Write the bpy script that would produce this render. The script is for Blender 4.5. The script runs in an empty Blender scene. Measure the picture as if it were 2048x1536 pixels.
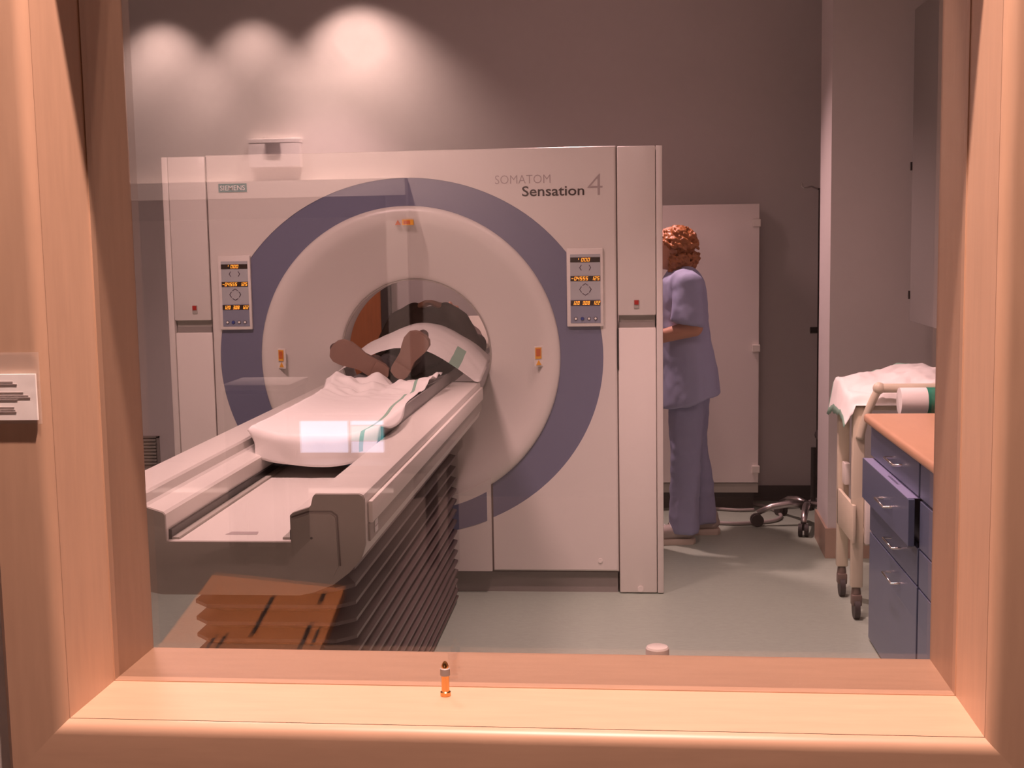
import bpy, bmesh, math, random
from mathutils import Vector, Matrix, noise
random.seed(7)
SC = bpy.context.scene
COL = SC.collection
PI = math.pi

# ------------------------------------------------------------------ camera
F = 2530.0
YAW, PITCH, ROLL, EYE = 0.0902, -0.1115, -0.0172, 1.53
fw = Vector((-math.sin(YAW)*math.cos(PITCH), math.cos(YAW)*math.cos(PITCH), math.sin(PITCH)))
rt = Vector((math.cos(YAW), math.sin(YAW), 0)); up = rt.cross(fw)
r2 = math.cos(ROLL)*rt + math.sin(ROLL)*up
u2 = -math.sin(ROLL)*rt + math.cos(ROLL)*up
cam = bpy.data.objects.new('camera', bpy.data.cameras.new('camera'))
COL.objects.link(cam)
cam.data.sensor_width = 36; cam.data.lens = F*36/2048; cam.data.clip_start = 0.02
m3 = Matrix((r2, u2, -fw)).transposed()
cam.matrix_world = Matrix.Translation((0, 0, EYE)) @ m3.to_4x4()
SC.camera = cam

# ------------------------------------------------------------------ world, exposure, large lights
w = bpy.data.worlds.new('world'); SC.world = w; w.use_nodes = True
w.node_tree.nodes['Background'].inputs[0].default_value = (0.02, 0.017, 0.016, 1)
SC.view_settings.view_transform = 'Standard'; SC.view_settings.look = 'None'
SC.view_settings.gamma = 1; SC.view_settings.use_curve_mapping = False
SC.view_settings.exposure = 0.0
WARM = (1.0, 0.60, 0.585)
TUNG = (1.0, 0.645, 0.555)
WASH = (1.0, 0.68, 0.62)
CEIL = 3.2
# (x, y, size, watts) of the square ceiling lights of the scanner room
EXAM_LIGHTS = [(-1.50, 3.30, 0.5, 56), (0.10, 3.3, 0.4, 15)]
# downlights of the scanner room, the last two added for brightness: (x, y, z, aim, watts, cone degrees, blend)
EXAM_SPOTS = [(-0.33, 6.72, 3.17, (0.62, 5.50, 0.0), 310, 74, 0.7),
              (-1.75, 6.80, 3.17, (-1.65, 6.95, 0.0), 120, 70, 0.7),  # added lamp, brightens the wooden door behind the bore
              (0.25, 4.30, 3.17, (0.45, 4.50, 0.0), 300, 66, 0.8)]  # added lamp, lifts the open floor beside the scanner
# spots in the control room: (x, y, z, aim, watts, cone degrees, blend), in the window wall's frame
SILL_SPOT = (-0.13, 0.86, 3.17, (-0.42, 0.70, 1.06), 465, 86, 0.5)
WASH_SPOTS = [(-2.81, -4.55, 3.18, (-2.81, -4.86, 1.75), 270, 76, 0.8),
              (-2.26, -4.55, 3.18, (-2.24, -4.86, 1.75), 230, 76, 0.8),
              (-1.67, -4.52, 3.18, (-1.50, -4.86, 1.50), 560, 94, 1.0)]

# ------------------------------------------------------------------ frame of the window wall (turned a little)
J, WY = 1.3, -0.0101
XF_W = Matrix.Translation((0, J, 0)) @ Matrix.Rotation(WY, 4, 'Z') @ Matrix.Translation((0, -J, 0))
XF = Matrix.Identity(4)

# ------------------------------------------------------------------ pixel -> place (photo is 2048 x 1536)
def ray(x, y): return fw + r2*((x-1024)/F) + u2*((768-y)/F)
def aty(x, y, Y): d = ray(x, y); return Vector((0, 0, EYE)) + d*(Y/d.y)
def atz(x, y, Z): d = ray(x, y); return Vector((0, 0, EYE)) + d*((Z-EYE)/d.z)

# ------------------------------------------------------------------ materials
MATS = {}
def mat(name, col, rough=0.5, metal=0.0, nscale=0, namt=0.0, bump=0.0, bscale=None, emit=None, estr=0.0, stretch=None, spec=None):
    if name in MATS: return MATS[name]
    m = bpy.data.materials.new(name); m.use_nodes = True; MATS[name] = m
    nt = m.node_tree; b = nt.nodes['Principled BSDF']
    b.inputs['Base Color'].default_value = (*col, 1)
    b.inputs['Roughness'].default_value = rough; b.inputs['Metallic'].default_value = metal
    if spec is not None: b.inputs['Specular IOR Level'].default_value = spec
    if emit:
        b.inputs['Emission Color'].default_value = (*emit, 1); b.inputs['Emission Strength'].default_value = estr
    if nscale:
        tc = nt.nodes.new('ShaderNodeTexCoord'); mp = nt.nodes.new('ShaderNodeMapping')
        if stretch: mp.inputs['Scale'].default_value = stretch
        nt.links.new(tc.outputs['Object'], mp.inputs['Vector'])
        n = nt.nodes.new('ShaderNodeTexNoise'); n.inputs['Scale'].default_value = nscale; n.inputs['Detail'].default_value = 4
        nt.links.new(mp.outputs['Vector'], n.inputs['Vector'])
        if namt:
            mx = nt.nodes.new('ShaderNodeMix'); mx.data_type = 'RGBA'
            mx.inputs[6].default_value = (*[c*(1-namt) for c in col], 1)
            mx.inputs[7].default_value = (*[min(1, c*(1+namt)) for c in col], 1)
            nt.links.new(n.outputs['Fac'], mx.inputs[0]); nt.links.new(mx.outputs[2], b.inputs['Base Color'])
        if bump:
            n2 = n
            if bscale:
                n2 = nt.nodes.new('ShaderNodeTexNoise'); n2.inputs['Scale'].default_value = bscale
                nt.links.new(mp.outputs['Vector'], n2.inputs['Vector'])
            bp = nt.nodes.new('ShaderNodeBump'); bp.inputs['Strength'].default_value = bump; bp.inputs['Distance'].default_value = 0.004
            nt.links.new(n2.outputs['Fac'], bp.inputs['Height']); nt.links.new(bp.outputs['Normal'], b.inputs['Normal'])
    return m
mat('wall', (0.62, 0.58, 0.575), 0.85, nscale=30, namt=0.04, bump=0.05)
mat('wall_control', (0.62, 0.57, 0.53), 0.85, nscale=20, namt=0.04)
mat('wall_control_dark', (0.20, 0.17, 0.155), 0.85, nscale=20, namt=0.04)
mat('ceiling', (0.62, 0.60, 0.58), 0.9, nscale=25, namt=0.03)
mat('floor', (0.38, 0.455, 0.385), 0.42, nscale=42, namt=0.13, bump=0.02, stretch=(1, 2.2, 1))
mat('floor_control', (0.16, 0.12, 0.10), 0.6, nscale=30, namt=0.1)
mat('beech', (0.51, 0.33, 0.222), 0.42, nscale=9, namt=0.12, bump=0.03, stretch=(1.2, 9, 9))
mat('beech_v', (0.51, 0.33, 0.222), 0.42, nscale=9, namt=0.12, bump=0.03, stretch=(9, 9, 1.2))
mat('worktop', (0.62, 0.36, 0.22), 0.4, nscale=8, namt=0.1, stretch=(6, 1.2, 6))
mat('door_wood', (0.50, 0.17, 0.06), 0.4, nscale=7, namt=0.25, stretch=(8, 8, 1))
mat('skirting', (0.42, 0.30, 0.23), 0.5, nscale=8, namt=0.12)
mat('dark_skirting', (0.05, 0.042, 0.042), 0.6, nscale=12, namt=0.1)
mat('cream', (0.74, 0.70, 0.655), 0.33, nscale=60, namt=0.015, bump=0.03, bscale=300)
mat('cream_light', (0.82, 0.77, 0.72), 0.32, nscale=60, namt=0.015)
mat('seam', (0.10, 0.075, 0.065), 0.7, nscale=20, namt=0.1)
mat('ring_blue', (0.165, 0.175, 0.265), 0.4, nscale=60, namt=0.03)
mat('plinth_grey', (0.28, 0.255, 0.235), 0.5, nscale=40, namt=0.06)
mat('taupe', (0.33, 0.30, 0.265), 0.45, nscale=60, namt=0.04)
mat('groove', (0.40, 0.38, 0.34), 0.5, nscale=30, namt=0.04)
mat('panel_grey', (0.46, 0.48, 0.50), 0.4, nscale=40, namt=0.04)
mat('panel_slate', (0.24, 0.26, 0.34), 0.4, nscale=40, namt=0.04)
mat('black', (0.015, 0.013, 0.013), 0.4, nscale=30, namt=0.2)
mat('display_black', (0.03, 0.018, 0.012), 0.25, nscale=30, namt=0.2)
mat('digit', (0.9, 0.4, 0.08), 0.4, emit=(1.0, 0.36, 0.03), estr=1.5, nscale=30, namt=0.02)
mat('symbol', (0.06, 0.035, 0.06), 0.5, nscale=30, namt=0.1)
mat('button_white', (0.85, 0.80, 0.74), 0.3, nscale=30, namt=0.05, emit=(1, .8, .6), estr=0.12)
mat('button_blue', (0.03, 0.06, 0.28), 0.35, nscale=30, namt=0.05)
mat('button_rim', (0.10, 0.08, 0.10), 0.4, nscale=30, namt=0.05)
mat('red', (0.42, 0.015, 0.01), 0.35, nscale=30, namt=0.05)
mat('yellow_label', (0.85, 0.40, 0.03), 0.45, nscale=30, namt=0.08)
mat('orange_label', (0.62, 0.14, 0.03), 0.45, nscale=30, namt=0.08)
mat('badge_teal', (0.10, 0.24, 0.235), 0.4, nscale=30, namt=0.05)
mat('print_white', (0.8, 0.8, 0.78), 0.5, nscale=30, namt=0.02)
mat('print_dark', (0.035, 0.02, 0.015), 0.5, nscale=30, namt=0.05)
mat('print_grey', (0.42, 0.36, 0.35), 0.5, nscale=30, namt=0.05)
mat('bellows', (0.11, 0.08, 0.075), 0.38, nscale=40, namt=0.12)
mat('board_grey', (0.27, 0.255, 0.25), 0.45, nscale=40, namt=0.06)
mat('paper', (0.92, 0.89, 0.87), 0.8, nscale=16, namt=0.02, bump=0.25, bscale=28)
mat('paper_green', (0.30, 0.50, 0.40), 0.8, nscale=18, namt=0.08)
mat('green_band', (0.02, 0.24, 0.15), 0.6, nscale=40, namt=0.35)
mat('foam', (0.86, 0.80, 0.70), 0.7, nscale=30, namt=0.02)
mat('skin', (0.60, 0.30, 0.20), 0.5, nscale=25, namt=0.07)
mat('scrub', (0.40, 0.43, 0.66), 0.8, nscale=22, namt=0.06, bump=0.12)
mat('scrub_trousers', (0.33, 0.35, 0.55), 0.8, nscale=22, namt=0.07, bump=0.12)
mat('hair_red', (0.40, 0.145, 0.05), 0.40, nscale=55, namt=0.6, bump=0.9, bscale=70)
mat('hair_dark', (0.05, 0.03, 0.02), 0.4, nscale=60, namt=0.5)
mat('trainer', (0.46, 0.40, 0.37), 0.6, nscale=30, namt=0.12)
mat('trainer_sole', (0.66, 0.56, 0.48), 0.6, nscale=30, namt=0.05)
mat('sock', (0.75, 0.74, 0.72), 0.8, nscale=30, namt=0.05)
mat('sweater', (0.085, 0.055, 0.045), 0.9, nscale=40, namt=0.2, bump=0.2)
mat('trousers_dark', (0.035, 0.028, 0.03), 0.85, nscale=30, namt=0.3)
mat('shoe_sole', (0.23, 0.135, 0.10), 0.6, nscale=30, namt=0.15)
mat('shoe_leather', (0.06, 0.035, 0.03), 0.5, nscale=30, namt=0.15)
mat('cupboard_grey', (0.25, 0.235, 0.225), 0.5, nscale=30, namt=0.03)
mat('cabinet_white', (0.86, 0.79, 0.77), 0.5, nscale=30, namt=0.02)
mat('cabinet_blue', (0.115, 0.14, 0.225), 0.32, nscale=30, namt=0.05)
mat('cabinet_blue_lit', (0.30, 0.31, 0.50), 0.35, nscale=30, namt=0.04)  # paler copy of the cabinet blue, for a lit edge
mat('chrome', (0.75, 0.72, 0.70), 0.18, 1.0, nscale=20, namt=0.03)
mat('alu', (0.62, 0.58, 0.58), 0.3, 1.0, nscale=20, namt=0.03)
mat('trolley_cream', (0.72, 0.64, 0.50), 0.4, nscale=25, namt=0.04)
mat('rubber', (0.04, 0.033, 0.033), 0.55, nscale=30, namt=0.15)
mat('caster_grey', (0.16, 0.12, 0.10), 0.45, nscale=30, namt=0.2)
mat('cable_grey', (0.42, 0.37, 0.36), 0.5, nscale=30, namt=0.05)
mat('brass', (0.72, 0.40, 0.16), 0.22, 1.0, nscale=30, namt=0.05)
mat('kraft', (0.84, 0.34, 0.12), 0.7, nscale=22, namt=0.1)
mat('desk_dark', (0.055, 0.04, 0.035), 0.55, nscale=14, namt=0.15)
mat('opening_dark', (0.13, 0.11, 0.10), 0.8, nscale=14, namt=0.1)
mat('plastic_grey', (0.30, 0.27, 0.25), 0.5, nscale=30, namt=0.05)
mat('upholstery', (0.025, 0.02, 0.022), 0.9, nscale=50, namt=0.2)
mat('vent_dark', (0.05, 0.045, 0.04), 0.6, nscale=30, namt=0.1)
mat('screen_blue', (0.3, 0.34, 0.5), 0.4, emit=(0.62, 0.72, 1.0), estr=3.2, nscale=12, namt=0.05)
mat('screen_teal', (0.1, 0.3, 0.3), 0.4, emit=(0.12, 0.62, 0.66), estr=2.6, nscale=12, namt=0.05)
mat('lamp_glow', (1, .9, .8), 0.5, emit=(1.0, 0.74, 0.6), estr=6, nscale=10, namt=0.01)
# lead glass: clear, slightly tinted, with a mirror reflection that grows at glancing angles
g = bpy.data.materials.new('lead_glass'); g.use_nodes = True; MATS['lead_glass'] = g
nt = g.node_tree; nt.nodes.clear()
out = nt.nodes.new('ShaderNodeOutputMaterial'); mx = nt.nodes.new('ShaderNodeMixShader')
tr = nt.nodes.new('ShaderNodeBsdfTransparent'); tr.inputs[0].default_value = (0.93, 0.925, 0.92, 1)
gl = nt.nodes.new('ShaderNodeBsdfGlossy'); gl.inputs['Roughness'].default_value = 0.0
lw = nt.nodes.new('ShaderNodeLayerWeight'); lw.inputs['Blend'].default_value = 0.5
pw = nt.nodes.new('ShaderNodeMath'); pw.operation = 'POWER'; pw.inputs[1].default_value = 5
ma = nt.nodes.new('ShaderNodeMath'); ma.operation = 'MULTIPLY_ADD'; ma.inputs[1].default_value = 0.91; ma.inputs[2].default_value = 0.09
nt.links.new(lw.outputs['Facing'], pw.inputs[0]); nt.links.new(pw.outputs[0], ma.inputs[0]); nt.links.new(ma.outputs[0], mx.inputs[0])
nt.links.new(tr.outputs[0], mx.inputs[1]); nt.links.new(gl.outputs[0], mx.inputs[2]); nt.links.new(mx.outputs[0], out.inputs['Surface'])
c = bpy.data.materials.new('clear_plastic'); c.use_nodes = True; MATS['clear_plastic'] = c
nt = c.node_tree; nt.nodes.clear()
out = nt.nodes.new('ShaderNodeOutputMaterial'); mx = nt.nodes.new('ShaderNodeMixShader'); mx.inputs[0].default_value = 0.16
tr = nt.nodes.new('ShaderNodeBsdfTransparent'); gl = nt.nodes.new('ShaderNodeBsdfPrincipled'); gl.inputs['Roughness'].default_value = 0.15
gl.inputs['Base Color'].default_value = (0.8, 0.75, 0.7, 1)
nt.links.new(tr.outputs[0], mx.inputs[1]); nt.links.new(gl.outputs[0], mx.inputs[2]); nt.links.new(mx.outputs[0], out.inputs['Surface'])

# ------------------------------------------------------------------ mesh building
ORG = {}
class MB:
    def __init__(s): s.v = []; s.f = []; s.mi = []
    def add(s, vs, fs, mi=0):
        o = len(s.v); s.v += [Vector(p) for p in vs]; s.f += [tuple(i+o for i in f) for f in fs]; s.mi += [mi]*len(fs); return s
    def box(s, x0, x1, y0, y1, z0, z1, b=0.0, seg=2, mi=0):
        if b <= 0:
            return s.add([(x0,y0,z0),(x1,y0,z0),(x1,y1,z0),(x0,y1,z0),(x0,y0,z1),(x1,y0,z1),(x1,y1,z1),(x0,y1,z1)],
                         [(0,3,2,1),(4,5,6,7),(0,1,5,4),(1,2,6,5),(2,3,7,6),(3,0,4,7)], mi)
        bm = bmesh.new(); bmesh.ops.create_cube(bm, size=1)
        for v in bm.verts: v.co = Vector(((x0+x1)/2+v.co.x*(x1-x0), (y0+y1)/2+v.co.y*(y1-y0), (z0+z1)/2+v.co.z*(z1-z0)))
        bmesh.ops.bevel(bm, geom=bm.edges[:], offset=b, segments=seg, affect='EDGES', profile=0.5)
        return s.frombm(bm, mi)
    def frombm(s, bm, mi=0):
        bm.verts.index_update()
        s.add([v.co.copy() for v in bm.verts], [tuple(v.index for v in f.verts) for f in bm.faces], mi); bm.free(); return s
    def obox(s, c, ax, ay, az, b=0.0, mi=0):
        """box about c with half-axis vectors"""
        t = MB().box(-1, 1, -1, 1, -1, 1); c = Vector(c); ax = Vector(ax); ay = Vector(ay); az = Vector(az)
        if b > 0:
            lx, ly, lz = ax.length, ay.length, az.length
            t = MB().box(-lx, lx, -ly, ly, -lz, lz, b); ax, ay, az = ax/lx, ay/ly, az/lz
        return s.add([c+ax*p.x+ay*p.y+az*p.z for p in t.v], t.f, mi)
    def rings(s, R, closed=True, caps=True, mi=0):
        n = len(R[0]); vs = [p for r in R for p in r]; fs = []
        for i in range(len(R)-1):
            for k in range(n if closed else n-1):
                k2 = (k+1) % n; fs.append((i*n+k, i*n+k2, (i+1)*n+k2, (i+1)*n+k))
        if caps: fs.append(tuple(reversed(range(n)))); fs.append(tuple(range((len(R)-1)*n, len(R)*n)))
        return s.add(vs, fs, mi)
    def tube(s, path, rad, n=10, mi=0, caps=True):
        P = [Vector(p) for p in path]; rad = rad if isinstance(rad, (list, tuple)) else [rad]*len(P)
        R = []; prev = None
        for i, p in enumerate(P):
            t = (P[min(i+1, len(P)-1)]-P[max(i-1, 0)]).normalized()
            a = prev if prev is not None else (Vector((0,0,1)) if abs(t.z) < .9 else Vector((1,0,0)))
            a = (a-t*a.dot(t)).normalized(); prev = a; b = t.cross(a)
            R.append([p+(a*math.cos(2*PI*k/n)+b*math.sin(2*PI*k/n))*rad[i] for k in range(n)])
        return s.rings(R, caps=caps, mi=mi)
    def cyl(s, p0, p1, r0, r1=None, n=20, mi=0): return s.tube([p0, p1], [r0, r0 if r1 is None else r1], n, mi)
    def capsule(s, p0, r0, p1, r1, n=14, m=5):
        p0 = Vector(p0); p1 = Vector(p1); t = (p1-p0); L = t.length; t = t.normalized() if L > 1e-6 else Vector((0,0,1))
        a = Vector((0,0,1)) if abs(t.z) < .9 else Vector((1,0,0)); a = (a-t*a.dot(t)).normalized(); b = t.cross(a); R = []
        def rg(c, r): R.append([c+(a*math.cos(2*PI*k/n)+b*math.sin(2*PI*k/n))*r for k in range(n)])
        for i in range(m): th = (i+.3)/m*PI/2; rg(p0-t*(r0*math.cos(th)), r0*math.sin(th))
        rg(p0, r0); rg(p1, r1)
        for i in reversed(range(m)): th = (i+.3)/m*PI/2; rg(p1+t*(r1*math.cos(th)), r1*math.sin(th))
        return s.rings(R)
    def chain(s, pts, rads, n=14):
        for i in range(len(pts)-1): s.capsule(pts[i], rads[i], pts[i+1], rads[i+1], n)
        return s
    def ell(s, c, rx, ry, rz, rot=None, n=20, m=12, mi=0):
        c = Vector(c); R = []
        for i in range(m):
            th = (i+.35)/(m-.3)*PI; r = math.sin(th); ring = []
            for k in range(n):
                p = Vector((rx*r*math.cos(2*PI*k/n), ry*r*math.sin(2*PI*k/n), -rz*math.cos(th)))
                ring.append(c+(rot @ p if rot else p))
            R.append(ring)
        return s.rings(R, mi=mi)
    def loftz(s, rows, n=28, mi=0, pw=2.0):
        """rows of (z, cx, cy, rx, ry)"""
        R = []
        for z, cx, cy, rx, ry in rows:
            ring = []
            for k in range(n):
                a = 2*PI*k/n; ca, sa = math.cos(a), math.sin(a)
                ring.append((cx+rx*math.copysign(abs(ca)**(2/pw), ca), cy+ry*math.copysign(abs(sa)**(2/pw), sa), z))
            R.append(ring)
        return s.rings(R, mi=mi)
    def lofty(s, rows, n=28):
        """rows of (y, cx, cz, rx, rz)"""
        return s.rings([[(cx+rx*math.cos(2*PI*k/n), y, cz+rz*math.sin(2*PI*k/n)) for k in range(n)] for y, cx, cz, rx, rz in rows])
    def prismy(s, poly, y0, y1, mi=0):
        return s.rings([[(x, y0, z) for x, z in poly], [(x, y1, z) for x, z in poly]], mi=mi)
    def prismz(s, poly, z0, z1, mi=0):
        return s.rings([[(x, y, z0) for x, y in poly], [(x, y, z1) for x, y in poly]], mi=mi)
    def lathey(s, prof, cx, cz, n=96, mi=0, ex=1.0, ez=1.0):
        """profile of (r, y) turned about the Y axis line through cx, cz"""
        return s.rings([[(cx+r*ex*math.cos(2*PI*k/n), y, cz+r*ez*math.sin(2*PI*k/n)) for k in range(n)] for r, y in prof], caps=False, mi=mi)
    def grid(s, fn, nu, nv, mi=None):
        vs = [fn(i/nu, j/nv) for j in range(nv+1) for i in range(nu+1)]; o = len(s.v); s.v += [Vector(p) for p in vs]
        for j in range(nv):
            for i in range(nu):
                a = o+j*(nu+1)+i; s.f.append((a, a+1, a+nu+2, a+nu+1)); s.mi.append(mi((i+.5)/nu, (j+.5)/nv) if mi else 0)
        return s
    def mesh(s, name, org, smooth, fixn=True):
        me = bpy.data.meshes.new(name)
        me.from_pydata([XF @ p - org for p in s.v], [], s.f)
        me.polygons.foreach_set('material_index', s.mi)
        if fixn:
            bm = bmesh.new(); bm.from_mesh(me); bmesh.ops.recalc_face_normals(bm, faces=bm.faces[:]); bm.to_mesh(me); bm.free()
        if smooth: me.shade_smooth() if smooth is True else None
        me.update(); return me
    def build(s, name, m, parent=None, smooth=False, auto=None, solid=0.0, fixn=True):
        if parent is not None: org = ORG[parent.name]
        else:
            P = [XF @ p for p in s.v]; lo = [min(p[i] for p in P) for i in range(3)]; hi = [max(p[i] for p in P) for i in range(3)]
            org = Vector(((lo[0]+hi[0])/2, (lo[1]+hi[1])/2, lo[2]))
        me = s.mesh(name, org, smooth, fixn)
        for mm in (m if isinstance(m, (list, tuple)) else [m]): me.materials.append(MATS[mm])
        o = bpy.data.objects.new(name, me); COL.objects.link(o)
        if parent is not None: o.parent = parent
        else: o.location = org
        ORG[o.name] = org
        if auto:
            me.shade_smooth(); bm = bmesh.new(); bm.from_mesh(me)
            for e in bm.edges:
                if len(e.link_faces) == 2 and e.calc_face_angle(0) > math.radians(auto): e.smooth = False
            bm.to_mesh(me); bm.free()
        if solid:
            md = o.modifiers.new('thickness', 'SOLIDIFY'); md.thickness = solid; md.offset = 0
        return o
    def fuse(s, name, m, parent=None, voxel=0.01, it=6, disp=None):
        """one continuous skin from overlapping closed forms"""
        me = s.mesh('tmp', Vector(), False); o = bpy.data.objects.new('tmp', me); COL.objects.link(o)
        r = o.modifiers.new('r', 'REMESH'); r.mode = 'VOXEL'; r.voxel_size = voxel; r.use_smooth_shade = True
        if it: sm = o.modifiers.new('s', 'SMOOTH'); sm.factor = 0.5; sm.iterations = it
        dg = bpy.context.evaluated_depsgraph_get(); ev = o.evaluated_get(dg)
        me2 = bpy.data.meshes.new_from_object(ev); bpy.data.objects.remove(o)
        if disp:
            for v, nn in zip(me2.vertices, [v.normal.copy() for v in me2.vertices]): v.co += nn*disp(v.co)
        if parent is not None: org = ORG[parent.name]
        else:
            P = [v.co for v in me2.vertices]; lo = [min(p[i] for p in P) for i in range(3)]; hi = [max(p[i] for p in P) for i in range(3)]
            org = Vector(((lo[0]+hi[0])/2, (lo[1]+hi[1])/2, lo[2]))
        me2.transform(Matrix.Translation(-org)); me2.shade_smooth(); me2.name = name
        me2.materials.clear(); me2.materials.append(MATS[m])
        q = bpy.data.objects.new(name, me2); COL.objects.link(q)
        if parent is not None: q.parent = parent
        else: q.location = org
        ORG[q.name] = org
        return q

def tag(o, label=None, cat=None, group=None, kind=None):
    if label: o['label'] = label
    if cat: o['category'] = cat
    if group: o['group'] = group
    if kind: o['kind'] = kind
    return o
def thing(name, loc, label, cat, group=None):
    o = bpy.data.objects.new(name, None); COL.objects.link(o); o.empty_display_size = 0.05
    p = XF @ Vector(loc); o.location = p; ORG[o.name] = p
    return tag(o, label, cat, group)
def struct(name, mb, m, **k): return tag(mb.build(name, m, **k), kind='structure')
def struct_empty(name, loc):
    o = bpy.data.objects.new(name, None); COL.objects.link(o); o.location = XF @ Vector(loc); ORG[o.name] = o.location.copy()
    return tag(o, kind='structure')
def text(name, s, x, y, z, h, m, parent, width=None, bold=0.0, shear=0.0, align='LEFT', M=None):
    """flat raised lettering on a face that looks to -Y (or placed by M)"""
    cu = bpy.data.curves.new('t', 'FONT'); cu.body = s; cu.size = 1; cu.extrude = 0.004; cu.offset = bold; cu.shear = shear; cu.resolution_u = 3
    o = bpy.data.objects.new('t', cu); COL.objects.link(o); dg = bpy.context.evaluated_depsgraph_get()
    me = bpy.data.meshes.new_from_object(o.evaluated_get(dg)); bpy.data.objects.remove(o)
    xs = [v.co.x for v in me.vertices]; ys = [v.co.y for v in me.vertices]
    sy = h/(max(ys)-min(ys)); sx = sy if width is None else width/(max(xs)-min(xs)); x0, y0 = min(xs), min(ys)
    org = ORG[parent.name]
    for v in me.vertices:
        p = Vector((x+(v.co.x-x0)*sx, y-(v.co.z+.004)*0.15, z+(v.co.y-y0)*sy))
        if M is not None: p = M @ Vector(((v.co.x-x0)*sx, (v.co.y-y0)*sy, (v.co.z+.004)*0.15))
        v.co = XF @ p - org
    me.materials.clear(); me.materials.append(MATS[m]); me.name = name
    q = bpy.data.objects.new(name, me); COL.objects.link(q); q.parent = parent; ORG[q.name] = org
    return q
def light(kind, name, loc, parent, energy, color, aim=None, size=0.1, cone=60, blend=0.3):
    l = bpy.data.lights.new(name, kind); l.energy = energy; l.color = color
    if kind == 'SPOT': l.spot_size = math.radians(cone); l.spot_blend = blend; l.shadow_soft_size = size
    if kind == 'AREA': l.shape = 'SQUARE'; l.size = size; l.spread = math.radians(160)
    o = bpy.data.objects.new(name, l); COL.objects.link(o); p = XF @ Vector(loc); o.parent = parent
    o.location = p-ORG[parent.name]
    d = (XF @ Vector(aim)-p) if aim else Vector((0, 0, -1))
    o.rotation_euler = d.to_track_quat('-Z', 'Y').to_euler(); return o

# ================================================================== THE SETTING
XL, XR, YB = -3.4, 1.62, 7.4
struct('floor', MB().box(XL-.1, XR+.1, 1.36, YB+.1, -0.08, 0), 'floor')
struct('ceiling', MB().box(XL-.1, XR+.1, 1.2, YB+.1, CEIL, CEIL+.08), 'ceiling')
struct('wall_back', MB().box(XL-.1, XR+.1, YB, YB+.1, 0, CEIL), 'wall')
struct('wall_left', MB().box(XL-.1, XL, 1.45, YB, 0, CEIL), 'wall')
struct('wall_right', MB().box(XR, XR+.1, 1.45, YB, 0, CEIL), 'wall')
struct('wall_partition', MB().prismz([(.957, 6.05), (XR, 6.05), (XR, 6.48), (.972, 6.48)], 0, CEIL), 'wall')
struct('baseboard_partition', MB().prismz([(.945, 6.038), (XR, 6.038), (XR, 6.05), (.957, 6.05), (.972, 6.48), (.960, 6.48)], 0, 0.145), 'skirting')
struct('baseboard_back', MB().box(XL, -2.29, YB-.015, YB, 0, 0.09).box(-1.37, XR, YB-.015, YB, 0, 0.09), 'dark_skirting')
# wooden door in the back wall, seen through the scanner bore
d = struct_empty('door_1', (-1.82, YB, 0))
MB().box(-2.22, -1.435, YB-.035, YB-.002, 0.01, 1.93).build('leaf', 'door_wood', d)
MB().box(-2.285, -2.225, YB-.05, YB-.001, 0, 1.975).build('frame_post', 'dark_skirting', d)
MB().box(-1.43, -1.375, YB-.05, YB-.001, 0, 1.975).build('frame_post', 'dark_skirting', d)
MB().box(-2.285, -1.375, YB-.05, YB-.001, 1.935, 1.975).build('frame_head', 'dark_skirting', d)
h = MB().cyl((-2.14, YB-.035, 1.03), (-2.14, YB-.08, 1.03), .01).cyl((-2.14, YB-.08, 1.03), (-2.02, YB-.08, 1.03), .009)
h.build('handle', 'chrome', d, auto=40)

# ---- control room shell and window wall, in the turned frame
XF = XF_W
WL, WR, ZS, ZH, YF, YBk = -.5617, .3356, 1.059, 2.02, 1.1724, 1.4058
CX0, CX1, CYB = -3.6, 2.2, -4.9
yw0, yw1 = YF+.012, YBk-.002
hole = MB()
hole.box(CX0, WL-.018, yw0, yw1, 0, CEIL).box(WR+.018, CX1, yw0, yw1, 0, CEIL)
hole.box(WL-.018, WR+.018, yw0, yw1, 0, ZS-.018).box(WL-.018, WR+.018, yw0, yw1, ZH+.018, CEIL)
struct('wall_front', hole, 'wall_control')
struct('floor_control', MB().box(CX0, CX1, CYB-.1, yw0, -.08, 0), 'floor_control')
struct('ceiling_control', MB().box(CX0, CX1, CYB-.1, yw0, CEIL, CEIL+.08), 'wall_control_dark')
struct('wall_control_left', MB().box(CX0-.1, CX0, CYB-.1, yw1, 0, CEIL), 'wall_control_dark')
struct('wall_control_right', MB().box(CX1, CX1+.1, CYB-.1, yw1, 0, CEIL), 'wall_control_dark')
# back wall of the control room with a wide cased opening into an unlit lobby
OL, OR, OT = -3.35, -1.467, 1.817
bw = MB().box(OR, CX1, CYB-.1, CYB, 0, CEIL).box(CX0, OL, CYB-.1, CYB, 0, CEIL).box(OL, OR, CYB-.1, CYB, OT, CEIL)
bw.box(OL-.1, OR+.1, CYB-1.3, CYB-1.2, 0, CEIL).box(OL-.1, OL, CYB-1.2, CYB-.1, 0, CEIL).box(OR, OR+.1, CYB-1.2, CYB-.1, 0, CEIL).box(OL, OR, CYB-1.2, CYB-.1, 2.2, 2.3).box(OL, OR, CYB-1.2, CYB-.1, -.08, 0)
struct('wall_control_back', bw, 'wall_control')
t = struct_empty('trim_1', ((OL+OR)/2, CYB, 0))
MB().box(OR, OR+.125, CYB, CYB+.07, 0, OT).build('jamb', 'wall_control', t)
MB().box(OL-.1, OL, CYB, CYB+.07, 0, OT).build('jamb', 'wall_control', t)
MB().box(OL-.1, OR+.125, CYB, CYB+.10, OT, OT+.10).build('head', 'wall_control', t)
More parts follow.
